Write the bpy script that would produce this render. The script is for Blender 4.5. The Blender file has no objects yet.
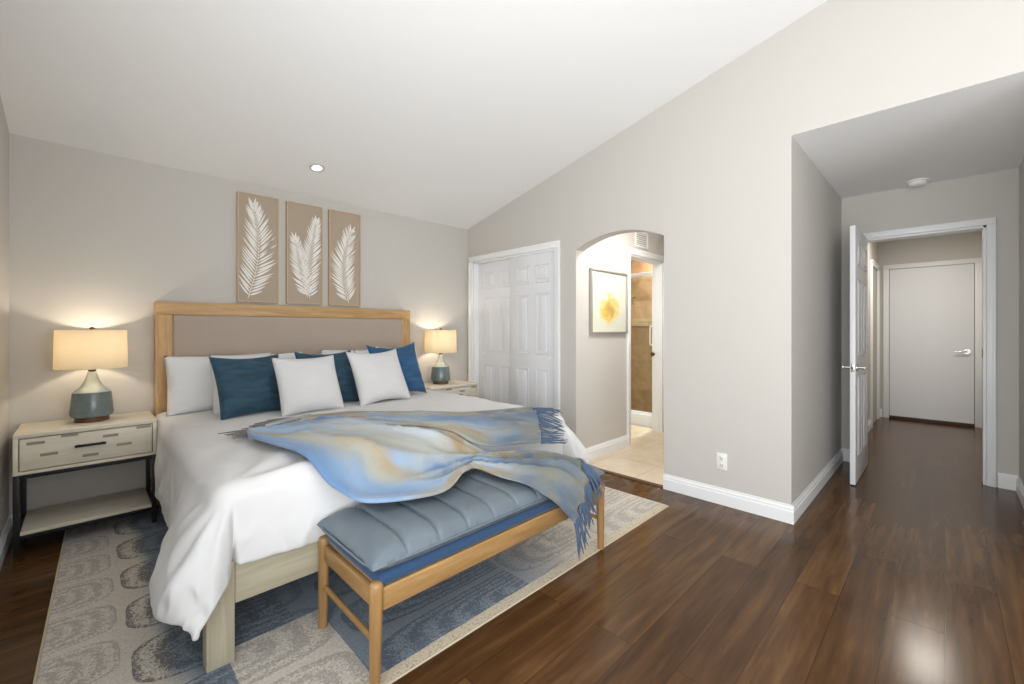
import bpy, bmesh, math, random
from mathutils import Vector, Matrix, noise
C = bpy.context.scene.collection
PI = math.pi

# ------------------------------------------------------------------ camera, world, big lights, exposure
cd = bpy.data.cameras.new('camera'); cam = bpy.data.objects.new('camera', cd); C.objects.link(cam)
cam.location = (0, 0, 1.22)
cam.rotation_euler = (PI/2, 0, math.radians(45.275-90))
cd.sensor_width = 36; cd.lens = 36*429/1024; cd.shift_y = -12/1024; cd.clip_start = 0.05
bpy.context.scene.camera = cam
vs = bpy.context.scene.view_settings
vs.view_transform = 'Standard'; vs.look = 'None'; vs.gamma = 1; vs.use_curve_mapping = False
vs.exposure = 0.40
w = bpy.data.worlds.new('sky'); bpy.context.scene.world = w; w.use_nodes = True
w.node_tree.nodes['Background'].inputs[0].default_value = (0.75, 0.87, 1, 1)
w.node_tree.nodes['Background'].inputs[1].default_value = 1.0

def area(name, loc, rot, sx, sy, power, col=(1, 1, 1), spread=180):
    l = bpy.data.lights.new(name, 'AREA'); l.shape = 'RECTANGLE'; l.size = sx; l.size_y = sy
    l.energy = power; l.color = col; l.spread = math.radians(spread)
    o = bpy.data.objects.new(name, l); C.objects.link(o); o.location = loc; o.rotation_euler = rot
    return o
# daylight through the left and front windows, plus added upward fills
area('window_daylight', (-0.26, -0.25, 1.3), (0, -PI/2, 0), 2.0, 2.4, 40, (.97, 0.985, 1.0))
area('window_ground_bounce', (-0.20, -0.25, 0.9), (0, -math.radians(138), 0), 1.2, 2.4, 44, (1.0, 0.99, 0.975))  # upward-tilted fill added to brighten the ceiling
area('window_daylight', (1.0, -1.93, 1.65), (PI/2, 0, 0), 2.0, 1.9, 11, (.98, 0.99, 1))
area('window_ground_bounce', (1.0, -1.86, 1.2), (math.radians(138), 0, 0), 2.0, 1.0, 24, (1.0, 0.99, 0.975))  # second added fill, aimed up at the ceiling from the front wall
area('bathroom_lamp', (3.62, 1.66, 2.42), (0, 0, 0), 0.4, 0.26, 15, (1, .97, .93))  # unseen fill added to brighten the hall behind the arch
area('shower_lamp', (5.45, 2.58, 2.42), (0, 0, 0), 0.5, 0.12, 44, (1, .98, .95))  # unseen fill added for the shower, set close behind the door header
area('hall_lamp', (6.5, 0.15, 2.41), (0, 0, 0), 0.3, 0.3, 13, (1, .94, .84))

# ------------------------------------------------------------------ materials
def lin(c):
    c = c/255
    return c/12.92 if c <= .04045 else ((c+.055)/1.055)**2.4
def rgb(r, g, b): return (lin(r), lin(g), lin(b), 1)
class NT:
    def __init__(s, name):
        s.m = bpy.data.materials.new(name); s.m.use_nodes = True
        s.t = s.m.node_tree; s.b = s.t.nodes['Principled BSDF']
    def n(s, typ, **k):
        x = s.t.nodes.new(typ)
        for a, v in k.items(): setattr(x, a, v)
        return x
    def l(s, a, b): s.t.links.new(a, b)
    def val(s, node, i, v):
        if hasattr(v, 'is_output'): s.l(v, node.inputs[i])
        else: node.inputs[i].default_value = v
    def math(s, op, a, b=0.0, c=0.0):
        x = s.n('ShaderNodeMath', operation=op); s.val(x, 0, a); s.val(x, 1, b); s.val(x, 2, c); return x.outputs[0]
    def mix(s, f, a, b, blend='MIX'):
        x = s.n('ShaderNodeMix', data_type='RGBA', blend_type=blend)
        s.val(x, 0, f); s.val(x, 6, a); s.val(x, 7, b); return x.outputs[2]
    def noise(s, vec, scale, detail=2, rough=.5, dist=0):
        x = s.n('ShaderNodeTexNoise'); s.l(vec, x.inputs['Vector'])
        x.inputs['Scale'].default_value = scale; x.inputs['Detail'].default_value = detail
        x.inputs['Roughness'].default_value = rough; x.inputs['Distortion'].default_value = dist
        return x.outputs['Fac']
    def obj(s): return s.n('ShaderNodeTexCoord').outputs['Object']
    def uv(s): return s.n('ShaderNodeTexCoord').outputs['UV']
    def mapping(s, vec, scale=(1, 1, 1), loc=(0, 0, 0), rot=(0, 0, 0)):
        x = s.n('ShaderNodeMapping'); s.l(vec, x.inputs[0])
        x.inputs['Scale'].default_value = scale; x.inputs['Location'].default_value = loc; x.inputs['Rotation'].default_value = rot
        return x.outputs[0]
    def ramp(s, f, stops):
        x = s.n('ShaderNodeValToRGB'); s.l(f, x.inputs[0]); e = x.color_ramp.elements
        while len(e) < len(stops): e.new(0.5)
        for i, (p, c) in enumerate(stops): e[i].position = p; e[i].color = c
        return x.outputs[0]
    def sep(s, vec):
        x = s.n('ShaderNodeSeparateXYZ'); s.l(vec, x.inputs[0]); return x.outputs
    def bump(s, h, strength=.2, dist=.01):
        x = s.n('ShaderNodeBump'); s.l(h, x.inputs['Height']); x.inputs['Strength'].default_value = strength
        x.inputs['Distance'].default_value = dist; s.l(x.outputs[0], s.b.inputs['Normal'])
    def col(s, c): s.val(s.b, 'Base Color', c)
    def set(s, **k):
        for a, v in k.items(): s.val(s.b, a.replace('_', ' '), v)
        return s

def simple(name, c, rough=.6, metal=0, bumpscale=None, bstr=.1, var=.0, spec=.5, **k):
    t = NT(name); t.set(Roughness=rough, Metallic=metal)
    t.b.inputs['Specular IOR Level'].default_value = spec
    o = t.obj()
    if var:
        f = t.noise(o, 3.0, 3)
        t.col(t.mix(f, tuple(x*(1-var) for x in c[:3])+(1,), tuple(min(1, x*(1+var)) for x in c[:3])+(1,)))
    else: t.col(c)
    if bumpscale: t.bump(t.noise(o, bumpscale, 3), bstr, .01)
    for a, v in k.items(): t.val(t.b, a.replace('_', ' '), v)
    return t.m

def wood(name, c1, c2, axis='X', rough=.45, scale=1.0):
    t = NT(name); o = t.obj()
    sc = {'X': (1.2, 14, 14), 'Y': (14, 1.2, 14), 'Z': (14, 14, 1.2)}[axis]
    v = t.mapping(o, tuple(x*scale for x in sc))
    f = t.noise(v, 2.2, 6, .6, .8); g = t.noise(v, 9, 4, .6)
    h = t.math('ADD', t.math('MULTIPLY', f, .75), t.math('MULTIPLY', g, .25))
    t.col(t.ramp(h, [(.32, c1), (.68, c2)])); t.set(Roughness=rough); t.bump(h, .08, .004)
    return t.m
def fabric(name, c, weave=420, var=.08, sheen=.2, rough=.9, bstr=.12):
    t = NT(name); o = t.obj()
    n1 = t.noise(o, weave, 2, .7); n2 = t.noise(o, 5, 3)
    f = t.math('ADD', t.math('MULTIPLY', n1, .6), t.math('MULTIPLY', n2, .4))
    t.col(t.mix(f, tuple(x*(1-var*2) for x in c[:3])+(1,), tuple(min(1, x*(1+var)) for x in c[:3])+(1,)))
    t.set(Roughness=rough); t.b.inputs['Sheen Weight'].default_value = sheen
    t.b.inputs['Specular IOR Level'].default_value = .2
    t.bump(n1, bstr, .003); return t.m

M = {}
M['wall'] = simple('wall_paint', rgb(202, 198, 192), .75, bumpscale=180, bstr=.03, spec=.25)
M['ceil'] = simple('ceiling_paint', rgb(240, 240, 240), .85, bumpscale=120, bstr=.03, spec=.2)
M['trim'] = simple('white_trim_paint', rgb(238, 239, 240), .35, spec=.4)
M['door'] = simple('white_door_paint', rgb(232, 233, 236), .4, spec=.4)
M['black'] = simple('black_metal', rgb(34, 33, 33), .45, .3)
M['chrome'] = simple('satin_nickel', rgb(190, 188, 184), .25, 1)
M['bronze'] = simple('bronze', rgb(96, 62, 40), .4, .7)
M['plastic'] = simple('white_plastic', rgb(236, 236, 232), .4)
M['darkslot'] = simple('dark_slot', rgb(70, 68, 66), .6)
M['oak'] = wood('honey_oak', rgb(168, 130, 84), rgb(208, 170, 118), 'X')
M['oakv'] = wood('honey_oak_upright', rgb(168, 130, 84), rgb(208, 170, 118), 'Z')
M['bench'] = wood('teak', rgb(140, 106, 64), rgb(176, 138, 90), 'X', .4)
M['benchv'] = wood('teak_upright', rgb(140, 106, 64), rgb(176, 138, 90), 'Z', .4)
M['pale'] = wood('pale_greyed_oak', rgb(166, 157, 134), rgb(190, 182, 158), 'X', .55)
M['palev'] = wood('pale_greyed_oak_upright', rgb(166, 157, 134), rgb(190, 182, 158), 'Z', .55)
M['limed'] = wood('limed_ivory_wood', rgb(212, 203, 184), rgb(230, 222, 204), 'X', .5)
M['inlay'] = simple('taupe_inlay', rgb(150, 142, 128), .5)
M['darkwood'] = wood('walnut', rgb(80, 50, 34), rgb(116, 76, 52), 'X', .4)
M['thinframe'] = wood('whitewashed_frame', rgb(186, 160, 132), rgb(208, 184, 156), 'Z', .6)
M['taupe'] = fabric('taupe_linen', rgb(178, 163, 150), 500, .07)
M['linen'] = fabric('tan_canvas', rgb(180, 164, 146), 600, .06, 0)
M['leaf'] = simple('white_relief_paint', rgb(244, 240, 234), .8, bumpscale=300, bstr=.2)
M['white'] = fabric('white_cotton', rgb(226, 226, 227), 700, .015, .1, .85, .05)
M['white2'] = fabric('soft_white_linen', rgb(214, 213, 214), 420, .03, .15, .9, .15)
M['duvet'] = fabric('white_duvet_cotton', rgb(219, 218, 218), 700, .015, .1, .85, .05)
M['mattress'] = fabric('mattress_ticking', rgb(225, 224, 220), 300, .03)
def velvet(name, c):
    t = NT(name); o = t.obj()
    f = t.noise(t.mapping(o, (6, 6, 26)), 1.0, 3, .6, .6)
    t.col(t.ramp(f, [(.3, tuple(x*.7 for x in c[:3])+(1,)), (.7, tuple(x*1.25 for x in c[:3])+(1,))]))
    t.set(Roughness=.7); t.b.inputs['Sheen Weight'].default_value = .5; t.b.inputs['Sheen Roughness'].default_value = .35
    t.b.inputs['Sheen Tint'].default_value = (.55, .72, .85, 1)
    t.b.inputs['Specular IOR Level'].default_value = .25
    t.bump(t.noise(o, 500, 2), .08, .002); return t.m
M['velvet'] = velvet('teal_velvet', rgb(48, 76, 92))
M['velvet2'] = velvet('ocean_velvet', rgb(48, 86, 124))
def cushion_mat():
    t = NT('slate_faux_leather'); o = t.obj(); f = t.noise(o, 4, 3)
    t.col(t.mix(f, rgb(94, 106, 116), rgb(112, 122, 130))); t.set(Roughness=.42)
    t.bump(t.noise(o, 260, 3), .06, .003); return t.m
M['slate'] = cushion_mat()
M['denim'] = fabric('blue_canvas', rgb(46, 72, 104), 500, .08)

def floor_mat():
    t = NT('dark_hardwood_planks'); o = t.obj()
    b = t.n('ShaderNodeTexBrick'); t.l(o, b.inputs['Vector'])
    b.offset = .37; b.offset_frequency = 2
    for i, v in (('Scale', 1.0), ('Mortar Size', .0012), ('Mortar Smooth', .1), ('Bias', 0), ('Brick Width', 1.5), ('Row Height', .17)):
        b.inputs[i].default_value = v
    b.inputs['Color1'].default_value = (0, 0, 0, 1); b.inputs['Color2'].default_value = (1, 1, 1, 1); b.inputs['Mortar'].default_value = (.5, .5, .5, 1)
    pl = b.outputs['Color']
    v = t.mapping(o, (1.4, 16, 1)); add = t.n('ShaderNodeVectorMath', operation='ADD'); t.l(v, add.inputs[0]); t.l(pl, add.inputs[1])
    sc = t.n('ShaderNodeVectorMath', operation='SCALE'); t.l(pl, sc.inputs[0]); sc.inputs['Scale'].default_value = 7; t.l(sc.outputs[0], add.inputs[1])
    g = t.noise(add.outputs[0], 1.5, 7, .58, .35)
    big = t.noise(t.mapping(o, (1.2, 3, 1)), 1.3, 3)
    tone = t.math('ADD', t.math('MULTIPLY', g, .62), t.math('ADD', t.math('MULTIPLY', pl, .14), t.math('MULTIPLY', big, .24)))
    c = t.ramp(tone, [(.30, rgb(58, 38, 21)), (.50, rgb(86, 59, 35)), (.72, rgb(118, 86, 53))])
    c = t.mix(t.math('MULTIPLY', b.outputs['Fac'], .75), c, rgb(30, 19, 13)); t.col(c)
    rr = t.math('ADD', .17, t.math('MULTIPLY', g, .05)); t.set(Roughness=rr)
    t.b.inputs['Specular IOR Level'].default_value = .25
    t.bump(t.math('SUBTRACT', t.math('MULTIPLY', g, .2), b.outputs['Fac']), .05, .002)
    return t.m
M['floor'] = floor_mat()
def tile_mat(name, c1, c2, w_, h_, vecmap, grout, mort=.006, rough=.3):
    t = NT(name); o = t.obj(); v = t.mapping(o, *vecmap)
    b = t.n('ShaderNodeTexBrick'); t.l(v, b.inputs['Vector']); b.offset = 0
    for i, x in (('Scale', 1.0), ('Mortar Size', mort), ('Mortar Smooth', .1), ('Bias', 0), ('Brick Width', w_), ('Row Height', h_)): b.inputs[i].default_value = x
    b.inputs['Color1'].default_value = (0, 0, 0, 1); b.inputs['Color2'].default_value = (1, 1, 1, 1)
    n = t.noise(o, 6, 5, .65, .6)
    f = t.math('ADD', t.math('MULTIPLY', n, .8), t.math('MULTIPLY', b.outputs['Color'], .2))
    c = t.ramp(f, [(.3, c1), (.7, c2)])
    t.col(t.mix(b.outputs['Fac'], c, grout)); t.set(Roughness=rough); t.bump(t.math('SUBTRACT', 0, b.outputs['Fac']), .15, .003)
    return t.m
M['tilefloor'] = tile_mat('cream_marble_tile', rgb(206, 186, 158), rgb(232, 218, 196), .45, .45, ((1, 1, 1),), rgb(205, 190, 168))
M['tilewall'] = tile_mat('brown_travertine_tile', rgb(124, 92, 62), rgb(178, 146, 110), .33, .33, ((1, 1, 1), (0, 0, 0), (PI/2, 0, PI/2)), rgb(150, 124, 92), .005, .35)
M['mosaic'] = tile_mat('mosaic_border_tile', rgb(110, 84, 56), rgb(190, 164, 126), .03, .03, ((1, 1, 1), (0, 0, 0), (PI/2, 0, PI/2)), rgb(190, 170, 140), .003, .35)
def glass_mat(name, tint, rough=.02):
    t = NT(name); t.col(tint); t.set(Roughness=rough); t.b.inputs['Transmission Weight'].default_value = 1; t.b.inputs['IOR'].default_value = 1.45
    return t.m
def thin_glass(name, tint):
    t = NT(name); tr = t.n('ShaderNodeBsdfTransparent'); tr.inputs[0].default_value = tint
    gl = t.n('ShaderNodeBsdfGlossy'); gl.inputs['Roughness'].default_value = .02
    mx = t.n('ShaderNodeMixShader'); mx.inputs[0].default_value = .045
    t.n('ShaderNodeTexCoord'); t.l(tr.outputs[0], mx.inputs[1]); t.l(gl.outputs[0], mx.inputs[2])
    t.t.nodes.remove(t.b); t.l(mx.outputs[0], [nd for nd in t.t.nodes if nd.type == 'OUTPUT_MATERIAL'][0].inputs[0])
    return t.m
M['pane'] = thin_glass('clear_pane', (.97, .98, .97, 1))
M['showerglass'] = thin_glass('shower_glass', (.86, .9, .86, 1))
def shade_mat():
    t = NT('cream_linen_shade'); o = t.obj(); n1 = t.noise(t.mapping(o, (60, 60, 400)), 1, 2, .7)
    c = t.mix(n1, rgb(222, 212, 192), rgb(238, 230, 212))
    df = t.n('ShaderNodeBsdfDiffuse'); t.l(c, df.inputs[0]); tl = t.n('ShaderNodeBsdfTranslucent'); t.l(c, tl.inputs[0])
    mx = t.n('ShaderNodeMixShader'); mx.inputs[0].default_value = .45
    t.l(df.outputs[0], mx.inputs[1]); t.l(tl.outputs[0], mx.inputs[2])
    out = [nd for nd in t.t.nodes if nd.type == 'OUTPUT_MATERIAL'][0]; t.l(mx.outputs[0], out.inputs[0]); t.t.nodes.remove(t.b)
    return t.m
M['shade'] = shade_mat()
def emit(name, c, s):
    t = NT(name); t.col(c); t.b.inputs['Emission Color'].default_value = c; t.b.inputs['Emission Strength'].default_value = s; return t.m
M['bulb'] = emit('warm_bulb', (1, .82, .6, 1), 6); M['led'] = emit('downlight_lens', (1, .98, .95, 1), 4)
def glaze():
    t = NT('sea_green_glaze'); o = t.obj(); f = t.noise(t.mapping(o, (8, 8, 4)), 1.2, 4, .6)
    t.col(t.ramp(f, [(.3, rgb(94, 106, 108)), (.7, rgb(124, 136, 136))])); t.set(Roughness=.16); return t.m
M['glaze'] = glaze()
M['smoke'] = simple('pearl_glass', rgb(184, 194, 190), .1, .25)

def rug_mat():
    t = NT('patchwork_wool_rug'); o = t.obj(); x, y, z = t.sep(o)
    wob = t.noise(o, 9, 2); wob2 = t.math('MULTIPLY', t.math('SUBTRACT', wob, .5), .05)
    grain = t.noise(o, 115, 2, .8); mid = t.noise(o, 40, 2, .7); blot = t.noise(o, 4, 3)
    speck = t.math('ADD', t.math('MULTIPLY', t.math('SUBTRACT', grain, .5), 4.5), t.math('MULTIPLY', t.math('SUBTRACT', mid, .5), 2.4))
    def arch(xlo, xhi, sgn, ch, oy, rings):
        # a column of nested arches lying on their side, open towards one edge of the column
        wv = t.math('MULTIPLY', t.math('SUBTRACT', t.noise(o, 7, 2), .5), .016)
        xx = t.math('DIVIDE', t.math('SUBTRACT', t.math('ADD', x, wv), xlo), xhi-xlo)
        inx = t.math('MULTIPLY', t.math('GREATER_THAN', xx, 0), t.math('LESS_THAN', xx, 1))
        f = xx if sgn > 0 else t.math('SUBTRACT', 1, xx)
        fy = t.math('MULTIPLY', t.math('SUBTRACT', t.math('FRACT', t.math('ADD', t.math('DIVIDE', t.math('ADD', y, wv), ch), oy)), .5), 2.25)
        r = t.math('POWER', t.math('ADD', t.math('POWER', t.math('ABSOLUTE', f), 4.5), t.math('POWER', t.math('ABSOLUTE', fy), 4.5)), 1/4.5)
        sn = t.math('SINE', t.math('MULTIPLY', r, 2*PI*rings))
        v = t.math('ADD', t.math('ADD', t.math('MULTIPLY', sn, .55), .12), speck)
        sf = t.math('MULTIPLY', t.math('ADD', v, .35), 1.4)
        cl = t.n('ShaderNodeClamp'); t.l(sf, cl.inputs[0])
        return t.math('MULTIPLY', cl.outputs[0], t.math('MULTIPLY', inx, t.math('LESS_THAN', r, 1)))
    light = t.math('MAXIMUM', arch(-.16, .09, 1, .30, .2, 4.2), arch(.36, .72, 1, .36, .42, 3.4))
    light = t.math('MAXIMUM', light, t.math('MAXIMUM', arch(2.15, 2.84, -1, .33, .1, 4.2), arch(1.52, 2.1, -1, .31, .35, 4.2)))
    dark1 = t.math('MULTIPLY', arch(.115, .62, -1, .375, .02, 5.2), t.math('MAXIMUM', t.math('LESS_THAN', x, .36), t.math('GREATER_THAN', y, 1.915)))
    dark = t.math('MAXIMUM', dark1, arch(.76, 1.50, -1, .31, .88, 5.4))
    def step(v, e, wd=.0): return t.math('GREATER_THAN', t.math('ADD', v, t.math('MULTIPLY', wob2, .15)), e)
    def soft(v, lo, hi):
        x_ = t.n('ShaderNodeMapRange'); t.val(x_, 0, v); x_.inputs[1].default_value = lo; x_.inputs[2].default_value = hi; return x_.outputs[0]
    def inv(v): return t.math('SUBTRACT', 1, v)
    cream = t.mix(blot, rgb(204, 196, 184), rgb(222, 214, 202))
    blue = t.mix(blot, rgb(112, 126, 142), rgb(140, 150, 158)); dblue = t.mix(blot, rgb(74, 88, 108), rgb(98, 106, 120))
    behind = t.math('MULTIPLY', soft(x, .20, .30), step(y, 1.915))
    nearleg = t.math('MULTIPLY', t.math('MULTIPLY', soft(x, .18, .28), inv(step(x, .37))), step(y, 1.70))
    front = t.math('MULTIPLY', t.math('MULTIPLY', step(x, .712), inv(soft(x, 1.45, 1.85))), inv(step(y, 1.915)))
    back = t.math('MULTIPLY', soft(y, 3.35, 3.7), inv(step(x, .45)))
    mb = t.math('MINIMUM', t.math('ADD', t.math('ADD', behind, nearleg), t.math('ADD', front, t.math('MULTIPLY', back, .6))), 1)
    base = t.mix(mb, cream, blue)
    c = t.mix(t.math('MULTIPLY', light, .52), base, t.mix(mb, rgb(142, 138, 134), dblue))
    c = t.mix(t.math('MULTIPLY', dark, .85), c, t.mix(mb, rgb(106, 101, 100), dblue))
    edge = t.math('SUBTRACT', 1, step(y, 1.40))
    c = t.mix(edge, c, t.mix(t.math('GREATER_THAN', speck, .55), rgb(212, 198, 174), rgb(176, 164, 148)))
    c = t.mix(t.math('MULTIPLY', soft(grain, .38, .62), .38), c, t.mix(1, c, rgb(170, 166, 160), 'MULTIPLY'))
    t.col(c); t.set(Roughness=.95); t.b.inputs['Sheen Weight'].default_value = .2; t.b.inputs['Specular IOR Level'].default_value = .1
    t.bump(grain, .35, .006); return t.m
M['rug'] = rug_mat()
M['rugedge'] = fabric('rug_binding', rgb(206, 190, 164), 300, .08)
def throw_mat():
    t = NT('brushed_plaid_wool'); u, v, _ = t.sep(t.uv()); uvv = t.uv()
    n = t.noise(t.mapping(uvv, (5.5, 2.6, 1)), 1.0, 4, .55, .5); n2 = t.noise(t.mapping(uvv, (9.0, 2.0, 1), (3, 1, 0)), 1.2, 3, .5, .3)
    n3 = t.noise(t.mapping(uvv, (3.0, 3.0, 1), (8, 2, 0)), 1.0, 3, .6)
    vv = t.math('ADD', v, t.math('MULTIPLY', t.math('SUBTRACT', n, .5), .35))
    body = t.ramp(vv, [(.02, rgb(120, 138, 160)), (.14, rgb(186, 198, 210)), (.30, rgb(184, 186, 182)), (.48, rgb(172, 174, 164)), (.62, rgb(170, 152, 120)), (.72, rgb(178, 178, 168)), (.84, rgb(136, 162, 192)), (.97, rgb(110, 144, 186))])
    body = t.mix(t.ramp(n3, [(.52, (0, 0, 0, 1)), (.66, (1, 1, 1, 1))]), body, rgb(150, 174, 202))
    midc = t.ramp(n2, [(.30, rgb(112, 138, 174)), (.44, rgb(160, 172, 184)), (.54, rgb(164, 162, 148)), (.66, rgb(158, 138, 108)), (.78, rgb(138, 148, 156))])
    slate = t.ramp(n2, [(.3, rgb(82, 98, 124)), (.5, rgb(108, 118, 126)), (.62, rgb(128, 126, 114)), (.75, rgb(92, 108, 130))])
    uu = t.math('ADD', u, t.math('MULTIPLY', t.math('SUBTRACT', n3, .5), .25))
    c = t.mix(t.ramp(uu, [(.50, (0, 0, 0, 1)), (.60, (1, 1, 1, 1))]), body, midc)
    c = t.mix(t.ramp(uu, [(.74, (0, 0, 0, 1)), (.84, (1, 1, 1, 1))]), c, slate)
    fz = t.noise(t.obj(), 140, 3, .8); c = t.mix(t.math('MULTIPLY', fz, .4), c, t.mix(1, c, rgb(196, 196, 196), 'MULTIPLY'))
    t.col(c); t.set(Roughness=.95); t.b.inputs['Sheen Weight'].default_value = .35; t.b.inputs['Specular IOR Level'].default_value = .1
    t.bump(t.noise(t.obj(), 260, 3, .8), .3, .004); return t.m
M['throw'] = throw_mat()
M['fringeblue'] = fabric('slate_blue_yarn', rgb(84, 102, 126), 300, .25)
M['fringegrey'] = fabric('grey_brown_yarn', rgb(128, 124, 122), 300, .2)
def print_mat():
    t = NT('yellow_flower_print'); u, v, _ = t.sep(t.uv())
    n = t.noise(t.uv(), 5, 4, .6, .8)
    dx = t.math('SUBTRACT', u, .5); dy = t.math('SUBTRACT', v, .36)
    r = t.math('SQRT', t.math('ADD', t.math('MULTIPLY', t.math('MULTIPLY', dx, dx), 2.0), t.math('MULTIPLY', t.math('MULTIPLY', dy, dy), 3.2)))
    k = t.math('ADD', r, t.math('MULTIPLY', t.math('SUBTRACT', n, .5), .9))
    c = t.ramp(k, [(.12, rgb(216, 170, 96)), (.3, rgb(240, 204, 108)), (.48, rgb(245, 228, 172)), (.6, rgb(238, 236, 226))])
    t.col(c); t.set(Roughness=.6); return t.m
M['print'] = print_mat()
M['mat'] = simple('cream_mount', rgb(240, 236, 224), .8)
M['silver'] = simple('brushed_silver_frame', rgb(176, 172, 164), .4, .5)
M['shaderim'] = simple('shade_trim', rgb(200, 186, 158), .8)

# ------------------------------------------------------------------ mesh helpers
def link(name, bm, mat, parent=None, smooth=False, loc=None):
    me = bpy.data.meshes.new(name); bm.normal_update(); bm.to_mesh(me); bm.free()
    for m in (mat if isinstance(mat, (list, tuple)) else [mat]): me.materials.append(m)
    if smooth:
        for p in me.polygons: p.use_smooth = True
    o = bpy.data.objects.new(name, me); C.objects.link(o)
    if parent: o.parent = parent
    if loc: o.location = loc
    return o
def sharp(o, ang=40):
    me = o.data
    for p in me.polygons: p.use_smooth = True
    bm = bmesh.new(); bm.from_mesh(me)
    for e in bm.edges:
        if len(e.link_faces) == 2 and e.calc_face_angle(0) > math.radians(ang): e.smooth = False
    bm.to_mesh(me); bm.free(); return o
def empty(name, loc, rz=0):
    o = bpy.data.objects.new(name, None); C.objects.link(o); o.location = loc; o.rotation_euler = (0, 0, rz); o.empty_display_size = .1
    return o
def tag(o, label, cat, group=None):
    o['label'] = label; o['category'] = cat
    if group: o['group'] = group
    return o
def struct(o): o['kind'] = 'structure'; return o
def box(bm, lo, hi, bev=0.0, seg=2, mat=0):
    r = bmesh.ops.create_cube(bm, size=1.0); vs_ = r['verts']
    for v in vs_: v.co = Vector([(lo[i]+hi[i])/2 + v.co[i]*(hi[i]-lo[i]) for i in range(3)])
    fs = list({f for v in vs_ for f in v.link_faces})
    for f in fs: f.material_index = mat
    if bev:
        es = list({e for v in vs_ for e in v.link_edges})
        bmesh.ops.bevel(bm, geom=es, offset=bev, segments=seg, profile=.5, affect='EDGES')
def B(name, boxes, mat, parent=None, bev=.003):
    bm = bmesh.new()
    for lo, hi in boxes: box(bm, lo, hi, bev)
    return sharp(link(name, bm, mat, parent), 50) if bev else link(name, bm, mat, parent)
def frame_of(d):
    d = d.normalized(); a = Vector((0, 0, 1)) if abs(d.z) < .9 else Vector((1, 0, 0))
    u = d.cross(a).normalized(); return u, d.cross(u)
def tube(bm, pts, rad, n=10, cap=True):
    pts = [Vector(p) for p in pts]; R = rad if isinstance(rad, (list, tuple)) else [rad]*len(pts); rings = []
    u0 = None
    for i, p in enumerate(pts):
        d = (pts[min(i+1, len(pts)-1)]-pts[max(i-1, 0)])
        if d.length < 1e-9: d = Vector((0, 0, 1))
        if u0 is None: u, v = frame_of(d)
        else:
            d.normalize(); u = (u0-d*u0.dot(d)).normalized(); v = d.cross(u)
        u0 = u
        rings.append([bm.verts.new(p+(u*math.cos(2*PI*k/n)+v*math.sin(2*PI*k/n))*R[i]) for k in range(n)])
    for a, b in zip(rings[:-1], rings[1:]):
        for k in range(n): bm.faces.new((a[k], a[(k+1) % n], b[(k+1) % n], b[k]))
    if cap:
        bm.faces.new(rings[0][::-1]); bm.faces.new(rings[-1])
def lathe(bm, prof, n=32, center=(0, 0, 0), squash=1.0):
    rings = []
    for r, z in prof:
        rings.append([bm.verts.new((center[0]+r*math.cos(2*PI*k/n), center[1]+r*squash*math.sin(2*PI*k/n), center[2]+z)) for k in range(n)])
    for a, b in zip(rings[:-1], rings[1:]):
        for k in range(n): bm.faces.new((a[k], a[(k+1) % n], b[(k+1) % n], b[k]))
    if prof[0][0] > 1e-4: bm.faces.new(rings[0][::-1])
    if prof[-1][0] > 1e-4: bm.faces.new(rings[-1])
def grid(bm, nu, nv, fn, uvfn=None, close_u=False):
    vv = [[bm.verts.new(fn(i, j)) for j in range(nv)] for i in range(nu)]
    uvl = bm.loops.layers.uv.verify() if uvfn else None
    for i in range(nu-1 + (1 if close_u else 0)):
        for j in range(nv-1):
            i2 = (i+1) % nu
            f = bm.faces.new((vv[i][j], vv[i2][j], vv[i2][j+1], vv[i][j+1]))
            if uvl:
                for lp, (a, b) in zip(f.loops, ((i, j), (i+1, j), (i+1, j+1), (i, j+1))): lp[uvl].uv = uvfn(a, b)
    return vv
def prism(bm, poly, ax, lo, hi):
    # poly: 2-D outline in the other two axes, extruded along axis ax
    def P(a, b, t):
        return {0: (t, a, b), 1: (a, t, b), 2: (a, b, t)}[ax]
    A = [bm.verts.new(P(a, b, lo)) for a, b in poly]; Z = [bm.verts.new(P(a, b, hi)) for a, b in poly]
    n = len(poly)
    f1 = bm.faces.new(A); f2 = bm.faces.new(Z[::-1])
    for k in range(n): bm.faces.new((A[k], Z[k], Z[(k+1) % n], A[(k+1) % n]))
def fixn(bm): bmesh.ops.recalc_face_normals(bm, faces=bm.faces[:])
def fnoise(x, y, z=0): return noise.noise(Vector((x, y, z)))
def sm(a, b, x):
    t = max(0, min(1, (x-a)/(b-a))); return t*t*(3-2*t)

# ------------------------------------------------------------------ room shell
XL, XR, YB, YS = -0.33, 3.16, 3.93, -2.0
SL = .2346
def zc(y): return 2.395 + SL*(YB-y)
W = .12
bm = bmesh.new(); box(bm, (XL-.3, YS-.3, -.08), (8.2, YB+.15, 0)); floor = struct(link('floor', bm, M['floor']))
bm = bmesh.new(); prism(bm, [(YB+W, zc(YB+W)), (YS-W, zc(YS-W)), (YS-W, zc(YS-W)+.12), (YB+W, zc(YB+W)+.12)], 0, XL-W, XR+W); fixn(bm)
struct(link('ceiling', bm, M['ceil']))
bm = bmesh.new(); box(bm, (XL-W, YB, 0), (XR, YB+W, zc(YB)+.03)); struct(link('wall_back', bm, M['wall']))
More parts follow.
